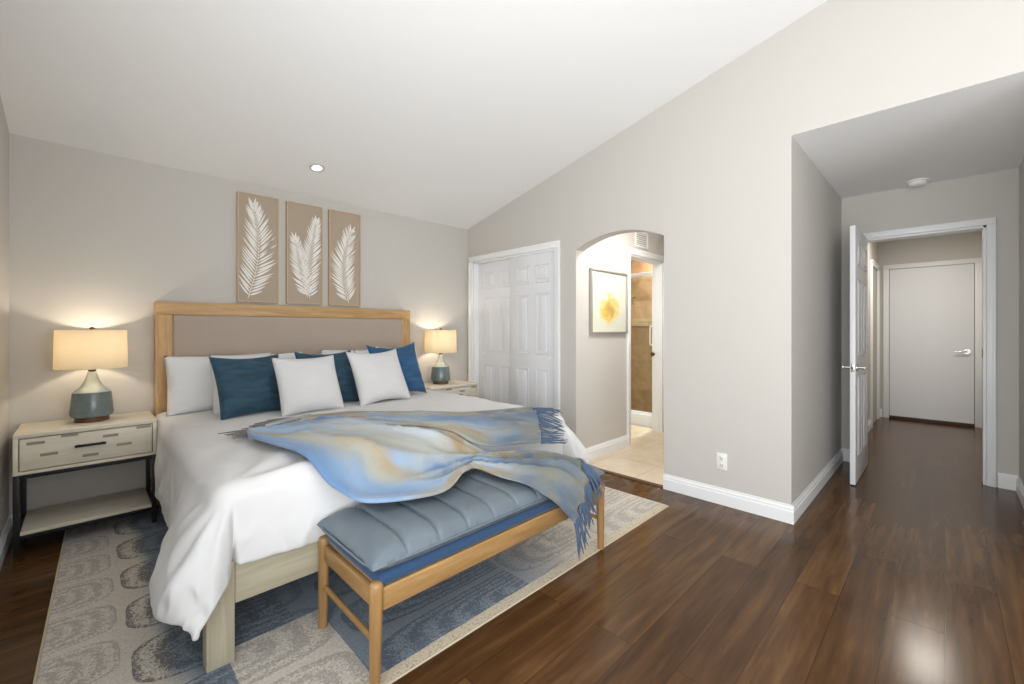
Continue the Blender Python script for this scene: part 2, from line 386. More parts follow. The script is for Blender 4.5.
# right wall: closet opening, arched opening, passage opening
AY0, AY1, ASP, ATOP = 1.525, 2.363, 1.95, 2.05
CY0, CY1, CZ = 2.605, 3.825, 2.0
bm = bmesh.new()
def strip(y0, y1, z0): prism(bm, [(y0, z0), (y1, z0), (y1, zc(y1)+.02), (y0, zc(y0)+.02)], 0, XR, XR+W)
strip(CY1, YB+W, 0); strip(CY0, CY1, CZ); strip(AY1, CY0, 0)
N = 24
for k in range(N):
    a, b = AY0+(AY1-AY0)*k/N, AY0+(AY1-AY0)*(k+1)/N
    def ar(y):
        q = (y-(AY0+AY1)/2)/((AY1-AY0)/2); return ASP+(ATOP-ASP)*max(0, 1-abs(q)**2)
    prism(bm, [(a, ar(a)), (b, ar(b)), (b, zc(b)+.02), (a, zc(a)+.02)], 0, XR, XR+W)
strip(.683, AY0, 0); strip(-.394, .683, 2.4525); strip(YS, -.394, 0); fixn(bm)
struct(link('wall_right', bm, M['wall']))
# left wall with a wide window, front wall with a window (both behind the camera's view)
def wall_with_hole(name, ax, lo, hi, a0, a1, top, h0, h1, z0, z1):
    bm = bmesh.new()
    prism(bm, [(a0, 0), (h0, 0), (h0, top(h0)), (a0, top(a0))], ax, lo, hi)
    prism(bm, [(h1, 0), (a1, 0), (a1, top(a1)), (h1, top(h1))], ax, lo, hi)
    if z0 > 0: prism(bm, [(h0, 0), (h1, 0), (h1, z0), (h0, z0)], ax, lo, hi)
    prism(bm, [(h0, z1), (h1, z1), (h1, top(h1)), (h0, top(h0))], ax, lo, hi); fixn(bm)
    return struct(link(name, bm, M['wall']))
wall_with_hole('wall_left', 0, XL-W, XL, YS-W, YB+W, lambda y: zc(y)+.02, -1.6, 1.1, .2, 2.35)
wall_with_hole('wall_front', 1, YS-W, YS, XL-W, XR+W, lambda x: zc(YS)+.02, .1, 2.5, .7, 2.6)
def window(n, ax, at, a0, a1, z0, z1):
    def bx(p0, p1, q0, q1, t=.06):
        return ((at-t, p0, q0), (at, p1, q1)) if ax == 0 else ((p0, at-t, q0), (p1, at, q1))
    m = (a0+a1)/2
    f = B('window_%d' % n, [bx(a0, a0+.06, z0, z1), bx(a1-.06, a1, z0, z1), bx(a0, a1, z0, z0+.06), bx(a0, a1, z1-.06, z1), bx(m-.04, m+.04, z0, z1)], M['trim'])
    struct(f); g = B('pane', [bx(a0, a1, z0, z1, .01)], M['pane'], f, 0)
window(1, 0, XL-.03, -1.6, 1.1, .2, 2.35); window(2, 1, YS-.03, .1, 2.5, .7, 2.6)
# passage to the right, its far wall with a door opening, the hall beyond
PX, DY0, DY1, DZ = 5.02, -.228, .535, 2.045
bm = bmesh.new(); box(bm, (XR+W, .683, 0), (PX+W, .683+.1, 2.45)); struct(link('wall_passage_left', bm, M['wall']))
bm = bmesh.new(); box(bm, (XR+W, -.494, 0), (PX+W, -.394, 2.45)); struct(link('wall_passage_right', bm, M['wall']))
bm = bmesh.new(); box(bm, (XR+.0005, -.394, 2.45), (XR+W, .683, 2.452)); box(bm, (XR+W, -.5, 2.45), (PX+W, .79, 2.55)); struct(link('ceiling_passage', bm, M['ceil']))
bm = bmesh.new()
box(bm, (PX, -.394, 0), (PX+W, DY0, 2.45)); box(bm, (PX, DY1, 0), (PX+W, .683, 2.45)); box(bm, (PX, DY0, DZ), (PX+W, DY1, 2.45))
struct(link('wall_passage_end', bm, M['wall']))
HX, HY0, HY1 = 7.92, -.42, .66
bm = bmesh.new(); box(bm, (PX+W, HY1, 0), (HX+W, HY1+.1, 2.45)); struct(link('wall_hall_left', bm, M['wall']))
bm = bmesh.new(); box(bm, (PX+W, HY0-.1, 0), (HX+W, HY0, 2.45)); struct(link('wall_hall_right', bm, M['wall']))
bm = bmesh.new(); box(bm, (HX, HY0, 0), (HX+W, HY1, 2.45)); struct(link('wall_hall_end', bm, M['wall']))
bm = bmesh.new(); box(bm, (PX+W, HY0-.1, 2.45), (HX+W, HY1+.1, 2.55)); struct(link('ceiling_hall', bm, M['ceil']))
# bathroom hall behind the arch, doorway on its left wall, bathroom beyond
BY, BX0, BX1, BH = 2.363, 4.10, 4.87, 2.03
bm = bmesh.new(); box(bm, (XR+.03, AY0-.2, 0), (6.0, 3.6, .004)); struct(link('floor_bathroom', bm, M['tilefloor']))
bm = bmesh.new(); box(bm, (XR-.01, AY0, 0), (XR+.035, AY1, .008), .002); struct(link('trim_threshold', bm, M['darkwood']))
bm = bmesh.new()
box(bm, (XR+W, BY, 0), (BX0, BY+.13, 2.45)); box(bm, (BX0, BY, BH), (BX1, BY+.13, 2.45)); box(bm, (BX1, BY, 0), (5.4, BY+.13, 2.45))
struct(link('wall_bathroom_hall_left', bm, M['wall']))
bm = bmesh.new(); box(bm, (XR+W, AY0-.12, 0), (5.4, AY0-.02, 2.45)); struct(link('wall_bathroom_hall_right', bm, M['wall']))
bm = bmesh.new(); box(bm, (5.3, AY0-.02, 0), (5.4, BY, 2.45)); struct(link('wall_bathroom_hall_end', bm, M['wall']))
bm = bmesh.new(); box(bm, (XR+W, AY0-.12, 2.45), (6.0, 3.7, 2.55)); struct(link('ceiling_bathroom', bm, M['ceil']))
bm = bmesh.new(); box(bm, (5.85, BY+.13, 0), (5.95, 3.6, 2.45)); struct(link('wall_shower_back', bm, M['tilewall']))
bm = bmesh.new(); box(bm, (5.04, 3.5, 0), (5.95, 3.6, 2.45)); struct(link('wall_shower_side', bm, M['tilewall']))
bm = bmesh.new(); box(bm, (3.9, 3.5, 0), (5.04, 3.6, 2.45)); struct(link('wall_bathroom_back', bm, M['wall']))
bm = bmesh.new(); box(bm, (3.9, BY+.13, 0), (4.0, 3.6, 2.45)); struct(link('wall_bathroom_left', bm, M['wall']))
bm = bmesh.new(); box(bm, (5.838, BY+.13, 1.28), (5.85, 3.5, 1.40)); struct(link('trim_mosaic_border', bm, M['mosaic']))
# closet recess
bm = bmesh.new(); box(bm, (XR+.02+W, CY0-.1, 0), (XR+.1+W, YB, 2.3)); struct(link('wall_closet_back', bm, M['wall']))

# baseboards: stepped profile runs
def baseboard(name, p0, p1, nrm, h=.115, t=.016, ext0=0, ext1=0):
    p0, p1, nrm = Vector(p0+(0,)), Vector(p1+(0,)), Vector(nrm+(0,))
    d = (p1-p0).normalized(); p0 = p0-d*ext0; p1 = p1+d*ext1
    prof = [(0, 0), (t, 0), (t, h*.66), (t*.72, h*.70), (t*.72, h*.82), (t*.35, h*.90), (t*.3, h), (0, h)]
    bm = bmesh.new()
    A = [bm.verts.new(p0+nrm*a+Vector((0, 0, b))) for a, b in prof]; Z = [bm.verts.new(p1+nrm*a+Vector((0, 0, b))) for a, b in prof]
    bm.faces.new(A); bm.faces.new(Z[::-1])
    for k in range(len(prof)): bm.faces.new((A[k], Z[k], Z[(k+1) % len(prof)], A[(k+1) % len(prof)]))
    fixn(bm); return struct(link(name, bm, M['trim']))
baseboard('baseboard_right', (XR, .683), (XR, AY0), (-1, 0), ext0=.016)
baseboard('baseboard_passage_left', (XR, .683), (PX, .683), (0, -1))
baseboard('baseboard_passage_end', (PX, DY1+.06), (PX, .683), (-1, 0))
baseboard('baseboard_passage_end', (PX, -.394), (PX, DY0-.06), (-1, 0))
baseboard('baseboard_passage_right', (XR, -.394), (PX, -.394), (0, 1))
baseboard('baseboard_closet_side', (XR, AY1), (XR, CY0-.06), (-1, 0))
baseboard('baseboard_left', (XL, 1.2), (XL, YB), (1, 0))
baseboard('baseboard_back', (XL, YB), (XR, YB), (0, -1))
baseboard('baseboard_bathroom_hall', (XR, BY), (BX0-.06, BY), (0, -1))
baseboard('baseboard_hall_left', (PX+W, HY1), (6.9, HY1), (0, -1))
baseboard('baseboard_hall_end', (HX, .62), (HX, HY1), (-1, 0))
baseboard('baseboard_hall_right', (PX+W, HY0), (HX, HY0), (0, 1))

# casings
def casing(name, ax, at, a0, a1, top, wd=.06, t=.018, sgn=-1):
    # frame round an opening [a0,a1] x [0,top] on the plane (axis ax) = at, protruding sgn
    lo, hi = (at-t, at) if sgn < 0 else (at, at+t)
    def bx(p0, p1, q0, q1): return ((lo, p0, q0), (hi, p1, q1)) if ax == 0 else ((p0, lo, q0), (p1, hi, q1))
    l2, h2 = (at-t-.007, at) if sgn < 0 else (at, at+t+.007)
    def bo(p0, p1, q0, q1): return ((l2, p0, q0), (h2, p1, q1)) if ax == 0 else ((p0, l2, q0), (p1, h2, q1))
    e = .0012
    return struct(B(name, [bx(a0-wd, a0, 0, top), bx(a1, a1+wd, 0, top), bx(a0-wd, a1+wd, top+.0003, top+wd),
                           bo(a0-wd-e, a0-wd*.66, 0, top-e), bo(a1+wd*.66, a1+wd+e, 0, top-e), bo(a0-wd-e, a1+wd+e, top+wd*.66, top+wd+e)], M['trim'], bev=.003))
casing('trim_closet', 0, XR, CY0, CY1, CZ)
casing('trim_passage_door', 0, PX, DY0, DY1, DZ, .05)
casing('trim_garage_door', 0, HX, -.262, .548, 2.06)
casing('trim_bathroom_door', 1, BY, BX0, BX1, BH)
casing('trim_hall_side_door', 1, HY1, 7.02, 7.70, 2.04)
def jamb(name, ax, lo, hi, a0, a1, top, t=.018):
    def bx(p0, p1, q0, q1): return ((lo, p0, q0), (hi, p1, q1)) if ax == 0 else ((p0, lo, q0), (p1, hi, q1))
    return struct(B(name, [bx(a0, a0+t, 0, top), bx(a1-t, a1, 0, top), bx(a0, a1, top-t, top)], M['trim'], bev=.002))
jamb('trim_passage_jamb', 0, PX, PX+W, DY0, DY1, DZ)
jamb('trim_bathroom_jamb', 1, BY, BY+.13, BX0, BX1, BH)
jamb('trim_closet_jamb', 0, XR, XR+W, CY0, CY1, CZ)
# doors
def panel_door(name, wd, ht, th=.035, cols=2, rows=((.09, .38), (.46, .72), (.80, .955)), both=True, parent=None):
    # local: x 0..wd, y 0..th thickness, z 0..ht ; raised six-panel faces
    bm = bmesh.new(); box(bm, (0, 0, 0), (wd, th, ht), .002)
    st = wd*.15; pw = (wd-st*3)/2
    for c in range(cols):
        x0 = st+c*(pw+st); x1 = x0+pw
        for r0, r1 in rows:
            z0, z1 = r0*ht, r1*ht
            for s in ((0, -1), (th, 1)) if both else ((0, -1),):
                y = s[0]; a, b = sorted((y, y+s[1]*.0045))
                m = .014
                for lo, hi in (((x0, a, z0), (x0+m, b, z1)), ((x1-m, a, z0), (x1, b, z1)), ((x0, a, z0), (x1, b, z0+m)), ((x0, a, z1-m), (x1, b, z1))):
                    box(bm, lo, hi, .003, 2)
                a, b = sorted((y, y+s[1]*.004)); g = .035
                box(bm, (x0+g, a, z0+g), (x1-g, b, z1-g), .005, 2)
    return struct(sharp(link(name, bm, M['door'], parent), 30))
R6 = ((.10, .42), (.49, .80), (.85, .945))
hw = (CY1-CY0)/2
d1 = panel_door('door_1', hw+.02, CZ-.03, rows=R6, both=False); d1.rotation_euler = (0, 0, -PI/2); d1.location = (XR+.065, CY1-.018, .012)
d2 = panel_door('door_2', hw+.02, CZ-.03, rows=R6, both=False); d2.rotation_euler = (0, 0, -PI/2); d2.location = (XR+.022, CY0+hw+.022, .012)
def pull(door, x, z):
    bm = bmesh.new()
    lathe(bm, [(0.004, .0), (.024, .0), (.024, .003), (.019, .004), (.016, .002), (.004, .002)], 20)
    o = link('finger_pull', bm, M['plastic'], door, True); o.rotation_euler = (PI/2, 0, 0); o.location = (x, 0, z); o['label'] = 'round pale finger pull'
pull(d2, hw-.07, .94); pull(d1, .09, .94)
d3 = panel_door('door_3', .755, 2.03, rows=R6); d3.rotation_euler = (0, 0, 0); d3.location = (PX-.76, .492, .008)
def lever(parent, x, y, z, dirx, out):
    bm = bmesh.new()
    n = 16
    for r, a, b in ((.031, 0, .008), (.012, .008, .05)):
        tube(bm, [(x, y+out*a, z), (x, y+out*b, z)], r, n)
    tube(bm, [(x, y+out*.045, z), (x+dirx*.03, y+out*.048, z+.001), (x+dirx*.075, y+out*.046, z-.003), (x+dirx*.115, y+out*.05, z-.006)], [.011, .0095, .008, .007], 10)
    fixn(bm); o = sharp(link('door_handle', bm, M['chrome'], parent), 45); o['label'] = 'satin nickel lever handle'; return o
def knob(parent, x, y, z, out):
    bm = bmesh.new()
    lathe(bm, [(.031, 0), (.031, .006), (.012, .01), (.011, .03), (.02, .04), (.027, .05), (.027, .06), (.018, .068), (.003, .07)], 24)
    o = link('door_handle', bm, M['chrome'], parent, True); o.rotation_euler = (-PI/2*out, 0, 0); o.location = (x, y, z); o['label'] = 'round nickel door knob'
lever(d3, .06, 0, .92, .0, -1) if False else None
lever(d3, .065, 0, .915, 1, -1); lever(d3, .065, .035, .915, 1, 1)
lp = B('latch_plate', [((-.002, .006, .885), (.001, .029, .945))], M['chrome'], d3, .0005)
lb = B('latch_bolt', [((-.012, .011, .907), (0, .024, .923))], M['darkslot'], lp, .002)
# flat door at the end of the hall
g = bmesh.new(); box(g, (HX-.012, -.257, .035), (HX+.02, .543, 2.055), .002); d4 = struct(link('door_4', g, M['door']))
B('weather_gap', [((HX-.004, -.264, .0), (HX-.001, .55, 2.0615))], M['darkslot'], d4, 0)
sl = B('door_sweep', [((HX-.03, -.258, .0), (HX-.004, .544, .04))], simple('brown_door_sweep', rgb(74, 54, 38), .5), d4, .003); sl['label'] = 'dark brown door sweep'
le = empty('door_handle', (HX-.012, -.195, .945), PI/2); le.parent = d4
bm = bmesh.new(); tube(bm, [(0, 0, 0), (0, .008, 0)], .032, 18); tube(bm, [(0, .008, 0), (0, .05, 0)], .012, 12)
tube(bm, [(0, .045, 0), (.04, .05, .002), (.09, .047, -.004), (.12, .05, -.008)], [.011, .009, .008, .007], 10); fixn(bm)
C.objects.unlink(le); bpy.data.objects.remove(le)
o = sharp(link('door_handle', bm, M['chrome'], d4), 45); o.location = (HX-.012, -.195, .945); o.rotation_euler = (0, 0, PI/2); o['label'] = 'satin nickel lever handle'
kb = bmesh.new(); lathe(kb, [(.012, 0), (.012, .02), (.024, .03), (.026, .045), (.015, .056), (.002, .057)], 18)
struct(B('trim_strike_plate', [((PX+.05, DY0+.018, 1.0), (PX+.085, DY0+.0205, 1.07))], M['bronze'], None, .0005))
jk = link('trim_bathroom_knob', kb, M['bronze'], None, True); jk.rotation_euler = (0, -PI/2, 0); jk.location = (BX1-.018, BY+.105, .93); struct(jk)

# ------------------------------------------------------------------ shower seen through the bathroom doorway
sh = tag(empty('shower_enclosure', (5.04, 3.0, .004)), 'glass shower screen with white rail standing on a white curb beyond the arch', 'shower')
B('curb', [((-.05, -.49, 0), (.05, .49, .15))], M['trim'], sh, .006)
B('top_rail', [((-.018, -.49, 1.9), (.018, .49, 1.945))], M['trim'], sh, .004)
B('bottom_rail', [((-.015, -.49, .15), (.015, .49, .175))], M['trim'], sh, .003)
B('glass_panel', [((-.004, -.48, .175), (.004, .48, 1.9))], M['showerglass'], sh, 0)
bm = bmesh.new(); tube(bm, [(-.006, -.41, 1.03), (-.045, -.41, 1.03), (-.05, -.41, 1.05), (-.05, -.41, 1.24), (-.045, -.41, 1.26), (-.006, -.41, 1.26)], .009, 10); fixn(bm)
sharp(link('handle', bm, M['trim'], sh), 50)['label'] = 'white vertical pull handle'
sd = tag(empty('wall_shower', (5.85, 3.28, 1.6)), 'dark shower head on its arm against the brown tiled shower wall', 'shower head')
bm = bmesh.new(); tube(bm, [(-.002, 0, .1), (-.05, 0, .11), (-.1, 0, .08), (-.12, 0, .04)], .01, 10); fixn(bm); sharp(link('arm', bm, M['bronze'], sd), 50)
bm = bmesh.new(); lathe(bm, [(.012, .05), (.02, .03), (.05, .005), (.05, 0), (.004, -.002)], 20, (-.125, 0, 0)); fixn(bm); link('spray_plate', bm, M['bronze'], sd, True)

# ------------------------------------------------------------------ rug
def rug_pts():
    return [(-.10, 3.80), (2.86, 3.80), (2.86, 1.335), (-.16, 1.335)]
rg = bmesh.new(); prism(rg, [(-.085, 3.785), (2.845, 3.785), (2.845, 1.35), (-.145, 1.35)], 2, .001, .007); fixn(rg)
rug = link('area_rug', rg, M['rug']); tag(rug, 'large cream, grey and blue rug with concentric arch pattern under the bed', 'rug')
bm = bmesh.new()
loop = [(-.09, 3.79), (2.85, 3.79), (2.85, 1.345), (-.15, 1.345)]
for a, b in zip(loop, loop[1:]+loop[:1]): tube(bm, [(a[0], a[1], .0045), (b[0], b[1], .0045)], .0042, 8)
fixn(bm); sharp(link('binding', bm, M['rugedge'], rug), 60)
RZ = .0072

# ------------------------------------------------------------------ bed
bed = tag(empty('bed', (1.33, 2.8, 0)), 'king bed with honey oak headboard and pale wood foot standing on the rug', 'bed')
def bp(name, boxes, mat, parent=bed, bev=.004):
    off = Vector((1.33, 2.8, 0)) if parent is bed else Vector((0, 0, 0))
    return B(name, [((lo[0]-off.x, lo[1]-off.y, lo[2]), (hi[0]-off.x, hi[1]-off.y, hi[2])) for lo, hi in boxes], mat, parent, bev)
bp('headboard_post', [((.335, 3.835, .0), (.43, 3.925, 1.328))], M['oakv']); bp('headboard_post', [((2.245, 3.835, .0), (2.34, 3.925, 1.328))], M['oakv'])
bp('headboard_rail', [((.335, 3.835, 1.3285), (2.34, 3.925, 1.42))], M['oak'])
up = bp('upholstered_panel', [((.4305, 3.822, .35), (2.2445, 3.915, 1.3278))], M['taupe'], bed, .018); up['label'] = 'taupe linen padded panel'
bp('side_rail', [((.305, 1.9, .21), (.335, 3.835, .38))], M['pale']); bp('side_rail', [((2.325, 1.9, .21), (2.355, 3.835, .38))], M['pale'])
bp('foot_rail', [((.386, 1.835, .215), (2.275, 1.865, .375))], M['pale'])
bp('leg', [((.298, 1.83, RZ), (.385, 1.90, .375))], M['palev']); bp('leg', [((2.276, 1.83, RZ), (2.363, 1.90, .375))], M['palev'])
bm = bmesh.new(); box(bm, (.345, 1.875, .33), (2.315, 3.83, .615), .05, 4); mt = sharp(link('mattress', bm, M['mattress']), 50)
tag(mt, 'white mattress hidden under the white duvet on the king bed', 'mattress')

# duvet: a cloth laid over the mattress, falling at both sides and the foot, flaring at the foot corners
X0, X1, Y0, Y1, ZT = .385, 2.29, 1.90, 3.80, .652
RR = .075
def drape(s, flare, belly):
    # profile of cloth falling over a rounded edge: returns (outward, down)
    if s <= 0: return 0, 0
    q = RR*PI/2
    if s < q: a = s/RR; return RR*math.sin(a), RR*(1-math.cos(a))
    e = s-q
    return RR + e*flare + belly*math.sin(min(1, e/.42)*PI), RR+e*math.sqrt(max(.2, 1-flare*flare))
def duvet_pt(p, q):
    cx, cy = min(max(p, X0), X1), max(q, Y0)
    a, b = p-cx, q-cy; s = math.hypot(a, b)
    x, y, z = cx, cy, ZT
    if s > 1e-6:
        ph = math.atan2(abs(b), abs(a))/(PI/2)       # 0 at the side, 1 at the foot
        near = 1-sm(.0, .75, q-Y0) if b > -1e-6 else 1
        if b > -1e-6: fl = .04+.28*near; bel = .012+.05*near          # the side swings out towards the corner
        elif abs(a) < 1e-6: fl = .03; bel = .01
        else:
            # excess cloth in the corner: one wide lobe, pinched in a valley where it meets the foot
            fl = .32*(1-sm(.1, .85, ph))+.20*sm(.1, .6, ph)*(1-sm(.8, 1, ph))+.03*sm(.7, 1, ph)
            bel = .062*(1-sm(.1, .9, ph))+.03*math.sin(ph*PI)+.01*ph
            if ph > .76: fl -= .30*math.sin((ph-.76)/.24*PI)
            s2 = s*(1-.13*math.sin(ph*PI)**.8)
        if b < -1e-6 and abs(a) > 1e-6: s_draw = s2; ph2 = ph**.62
        else: s_draw = s
        o, d = drape(s_draw, fl, bel)
        ux, uy = a/s, b/s
        if b < -1e-6 and abs(a) > 1e-6: ux, uy = math.copysign(math.cos(ph2*PI/2), a), -math.sin(ph2*PI/2)
        k = sm(.08, .35, s)
        o += k*(.020*fnoise(p*5+3, q*4) + .012*fnoise(p*11, q*9, 5))
        o += k*.012*max(0, 1-abs(fnoise(p*6+q*3, q*5-p*2, 9))*5)*(1 if q < 3 else .2)
        if q > 3.2: o = min(o, RR+.05-.055*sm(3.2, 3.45, q))
        x += ux*o; y += uy*o; z -= d
    k = 1-sm(0, .05, s) if s > 0 else 1
    z += .010*fnoise(p*2.3, q*2.6, 1.3) + .004*fnoise(p*6.5+q*3, q*6-p*2, 4.1)
    ex = min(p-X0, X1-p, q-Y0)
    if ex > 0: z += .012*sm(0, .35, ex)
    # soft drag lines running from the top to the corner
    r = math.hypot(p-.36, q-1.86)
    if r < .7: z += .012*(1-sm(.15, .7, r))*math.sin(math.atan2(q-1.86, p-.36)*11+2*fnoise(p*3, q*3))*(sm(.05, .25, r))
    return Vector((x, y, max(z, .02)))
OL, OF, OR_ = .47, .335, .47
nu, nv = 150, 124
def dfn(i, j):
    p = X0-OL+(X1-X0+OL+OR_)*i/(nu-1); 
    q0 = Y0-OF - .02*math.sin(i*.21) - .05*sm(X0+.08, X0-.10, p)*(1-.6*sm(X0-.2, X0-.47, p)) ; q = q0+(Y1-q0)*j/(nv-1)
    return duvet_pt(p, q)
bm = bmesh.new(); grid(bm, nu, nv, dfn)
dv = link('duvet', bm, M['duvet'], None, True); tag(dv, 'white duvet spread over the bed, hanging loosely at the near corner', 'duvet')
so = dv.modifiers.new('thick', 'SOLIDIFY'); so.thickness = .022; so.offset = -1; so.use_rim = True
sb = dv.modifiers.new('sub', 'SUBSURF'); sb.levels = 1; sb.render_levels = 1

# ------------------------------------------------------------------ pillows
def pillow(name, wd, ht, th, mat, seed, ear=.10, wrinkle=.006, flange=0.0, n=34):
    bm = bmesh.new()
    def shape(side):
        def fn(i, j):
            s, t = -1+2*i/(n-1), -1+2*j/(n-1)
            x = s*wd/2*(1-ear*.55*(1-t*t)*abs(s)**1.5); z = t*ht/2*(1-ear*(1-s*s)*abs(t)**1.5)
            bulge = max(0, (1-abs(s)**2.6)*(1-abs(t)**2.6))**.55
            sag = 1-.22*t                                   # fuller at the bottom
            y = side*(th/2*bulge*sag)
            wv = wrinkle*bulge*(fnoise(s*2.2+seed, t*3.4, seed)*1.6 + fnoise(s*2.2+t*1.5, t*8+seed+s*2, seed*2)*1.3)
            y += side*wv
            return Vector((x, y, z))
        return fn
    va = grid(bm, n, n, shape(-1)); vb = grid(bm, n, n, shape(1))
    bmesh.ops.remove_doubles(bm, verts=bm.verts[:], dist=.0004); fixn(bm)
    return link(name, bm, mat, None, True)
def place(o, x, y, zb, ht, lean, yaw=0, roll=0):
    # lean: back tilt from vertical; zb: height of lower edge
    o.rotation_euler = (math.radians(-lean), math.radians(roll), math.radians(yaw))
    h = ht/2*math.cos(math.radians(lean)); o.location = (x, y+ht/2*math.sin(math.radians(lean)), zb+h); return o
ZB = .655
G1 = 'white sleeping pillows against the headboard'
def sleeping(x, y, lab, seed, lean=22, yaw=0, wd=.62, ht=.43):
    o = pillow('pillow', wd, ht, .155, M['white'], seed, .06, .006); place(o, x, y, ZB-.01, ht, lean, yaw); tag(o, lab, 'pillow', G1); return o
sleeping(.70, 3.63, 'white sleeping pillow leaning on the headboard at far left of the bed', 1.3, 14, 2, .66, .41)
sleeping(.90, 3.44, 'white sleeping pillow behind the leftmost dark teal cushion', 2.9, 16, 3, .62, .42)
sleeping(1.74, 3.63, 'white sleeping pillow behind the rightmost white square cushion', 4.4, 14, -2, .66, .42)
sleeping(1.93, 3.45, 'white sleeping pillow behind the bright blue cushion at right of the bed', 5.7, 16, 0, .62, .42)
def cushion(x, y, mat, lab, seed, lean, yaw, roll, size, group, ear=.13, wr=.006, th=.15):
    o = pillow('throw_cushion', size, size, th, mat, seed, ear, wr); place(o, x, y, ZB-.006, size, lean, yaw, roll); tag(o, lab, 'cushion', group); return o
GB, GW = 'blue velvet cushions on the bed', 'white square cushions on the bed'
cushion(.79, 3.20, M['velvet'], 'dark teal velvet cushion, leftmost of the blue cushions on the bed', 3.1, 25, 10, 0, .44, GB, .12, .016)
cushion(1.30, 3.22, M['velvet'], 'dark teal velvet cushion tucked behind the left white square cushion', 6.6, 20, 3, 0, .44, GB, .15, .01)
cb = cushion(1.90, 3.235, M['velvet2'], 'bright blue velvet cushion, rightmost on the bed beside the lamp', 8.2, 20, 4, -2, .485, GB, .19, .01)
cushion(1.10, 3.02, M['white2'], 'plain white square cushion in front of the dark teal one, left of the two', 10.5, 26, 3, 0, .43, GW, .10, .004)
cushion(1.64, 3.04, M['white2'], 'plain white square cushion in front of the bright blue one, right of the two', 12.1, 26, 6, -1, .46, GW, .15, .004)
tg = B('care_tag', [((-.012, -.003, .0), (.012, .003, .05))], M['white'], cb, 0); tg.location = (-.155, -.012, .165); tg['label'] = 'small white sewn-in tag'

# ------------------------------------------------------------------ bench at the foot of the bed
bx0, bx1, by0, by1 = .69, 2.02, 1.345, 1.79
bn = tag(empty('bench', ((bx0+bx1)/2, (by0+by1)/2, RZ)), 'low wooden bench with blue-grey channel-quilted seat at the foot of the bed', 'bench')
BO = Vector(((bx0+bx1)/2, (by0+by1)/2, RZ))
def bl(p): return tuple(Vector(p)-BO)
for x, y in ((bx0, by0), (bx0, by1), (bx1, by0), (bx1, by1)):
    bm = bmesh.new()
    sx = -.006 if x == bx0 else .006
    tube(bm, [bl((x+sx, y, RZ)), bl((x+sx*.5, y, .15)), bl((x, y, .33)), bl((x, y, .362)), bl((x, y, .372)), bl((x, y, .376))], [.0165, .020, .0235, .0235, .019, .009], 18)
    fixn(bm); sharp(link('leg', bm, M['benchv'], bn), 50)
B('apron', [(bl((bx0+.018, by0-.011, .270)), bl((bx1-.018, by0+.011, .348)))], M['bench'], bn, .005)
B('apron', [(bl((bx0+.018, by1-.011, .270)), bl((bx1-.018, by1+.011, .348)))], M['bench'], bn, .005)
my = wood('teak_cross', rgb(140, 106, 64), rgb(176, 138, 90), 'Y', .4)
B('end_rail', [(bl((bx0-.011, by0+.018, .285)), bl((bx0+.011, by1-.018, .348)))], my, bn, .005)
B('end_rail', [(bl((bx1-.011, by0+.018, .285)), bl((bx1+.011, by1-.018, .348)))], my, bn, .005)
for x in (bx0-.003, bx1+.003):
    bm = bmesh.new(); tube(bm, [bl((x, by0, .175)), bl((x, by1, .175))], .0105, 12); fixn(bm); sharp(link('stretcher', bm, my, bn), 50)
B('seat_board', [(bl((bx0+.012, by0+.012, .325)), bl((bx1-.012, by1-.012, .349)))], M['bench'], bn, .003)
B('seat_pad', [(bl((bx0+.006, by0-.012, .350)), bl((bx1-.006, by1+.012, .394)))], M['denim'], bn, .016)['label'] = 'flat blue canvas under-pad'
def quilt():
    bm = bmesh.new(); L, D, H = bx1-bx0+.05, by1-by0+.045, .135; n1, n2 = 300, 44; ch = 10
    def prof(i, j, side):
        s, t = -1+2*i/(n1-1), -1+2*j/(n2-1)
        e = max(0, (1-abs(s)**9)*(1-abs(t)**5))**.5
        c = abs(math.cos(PI*ch*(s+1)/2 + 0))           # channels across
        fr = (ch*(s+1)/2) % 1; ds = min(fr, 1-fr); g = 1-.22*math.exp(-(ds/.055)**2)*(1 if .4 < ch*(s+1)/2 < ch-.4 else 0)-.06*(1-sm(0, .3, ds))
        x = s*L/2*(1-.012*(1-t*t)); y = t*D/2*(1-.03*(1-s*s))
        z = side*H/2*e*(g if side > 0 else .75) + (.004*fnoise(s*6, t*3) if side > 0 else 0)
        return Vector((x, y, z))
    grid(bm, n1, n2, lambda i, j: prof(i, j, 1)); grid(bm, n1, n2, lambda i, j: prof(i, j, -1))
    bmesh.ops.remove_doubles(bm, verts=bm.verts[:], dist=.0003); fixn(bm)
    o = link('seat_cushion', bm, M['slate'], bn, True); o.location = (0, 0, .426-RZ); o['label'] = 'channel-quilted blue-grey cushion'
    bm = bmesh.new(); pts = []
    for k in range(161):
        a = 2*PI*k/160; ca, sa = math.cos(a), math.sin(a); ex = .18
        sgn = lambda v: -1 if v < 0 else 1
        pts.append((L/2*1.0*sgn(ca)*abs(ca)**ex, D/2*.99*sgn(sa)*abs(sa)**ex, 0))
    tube(bm, pts, .0045, 6, False); fixn(bm); link('piping', bm, M['slate'], o, True)
quilt()

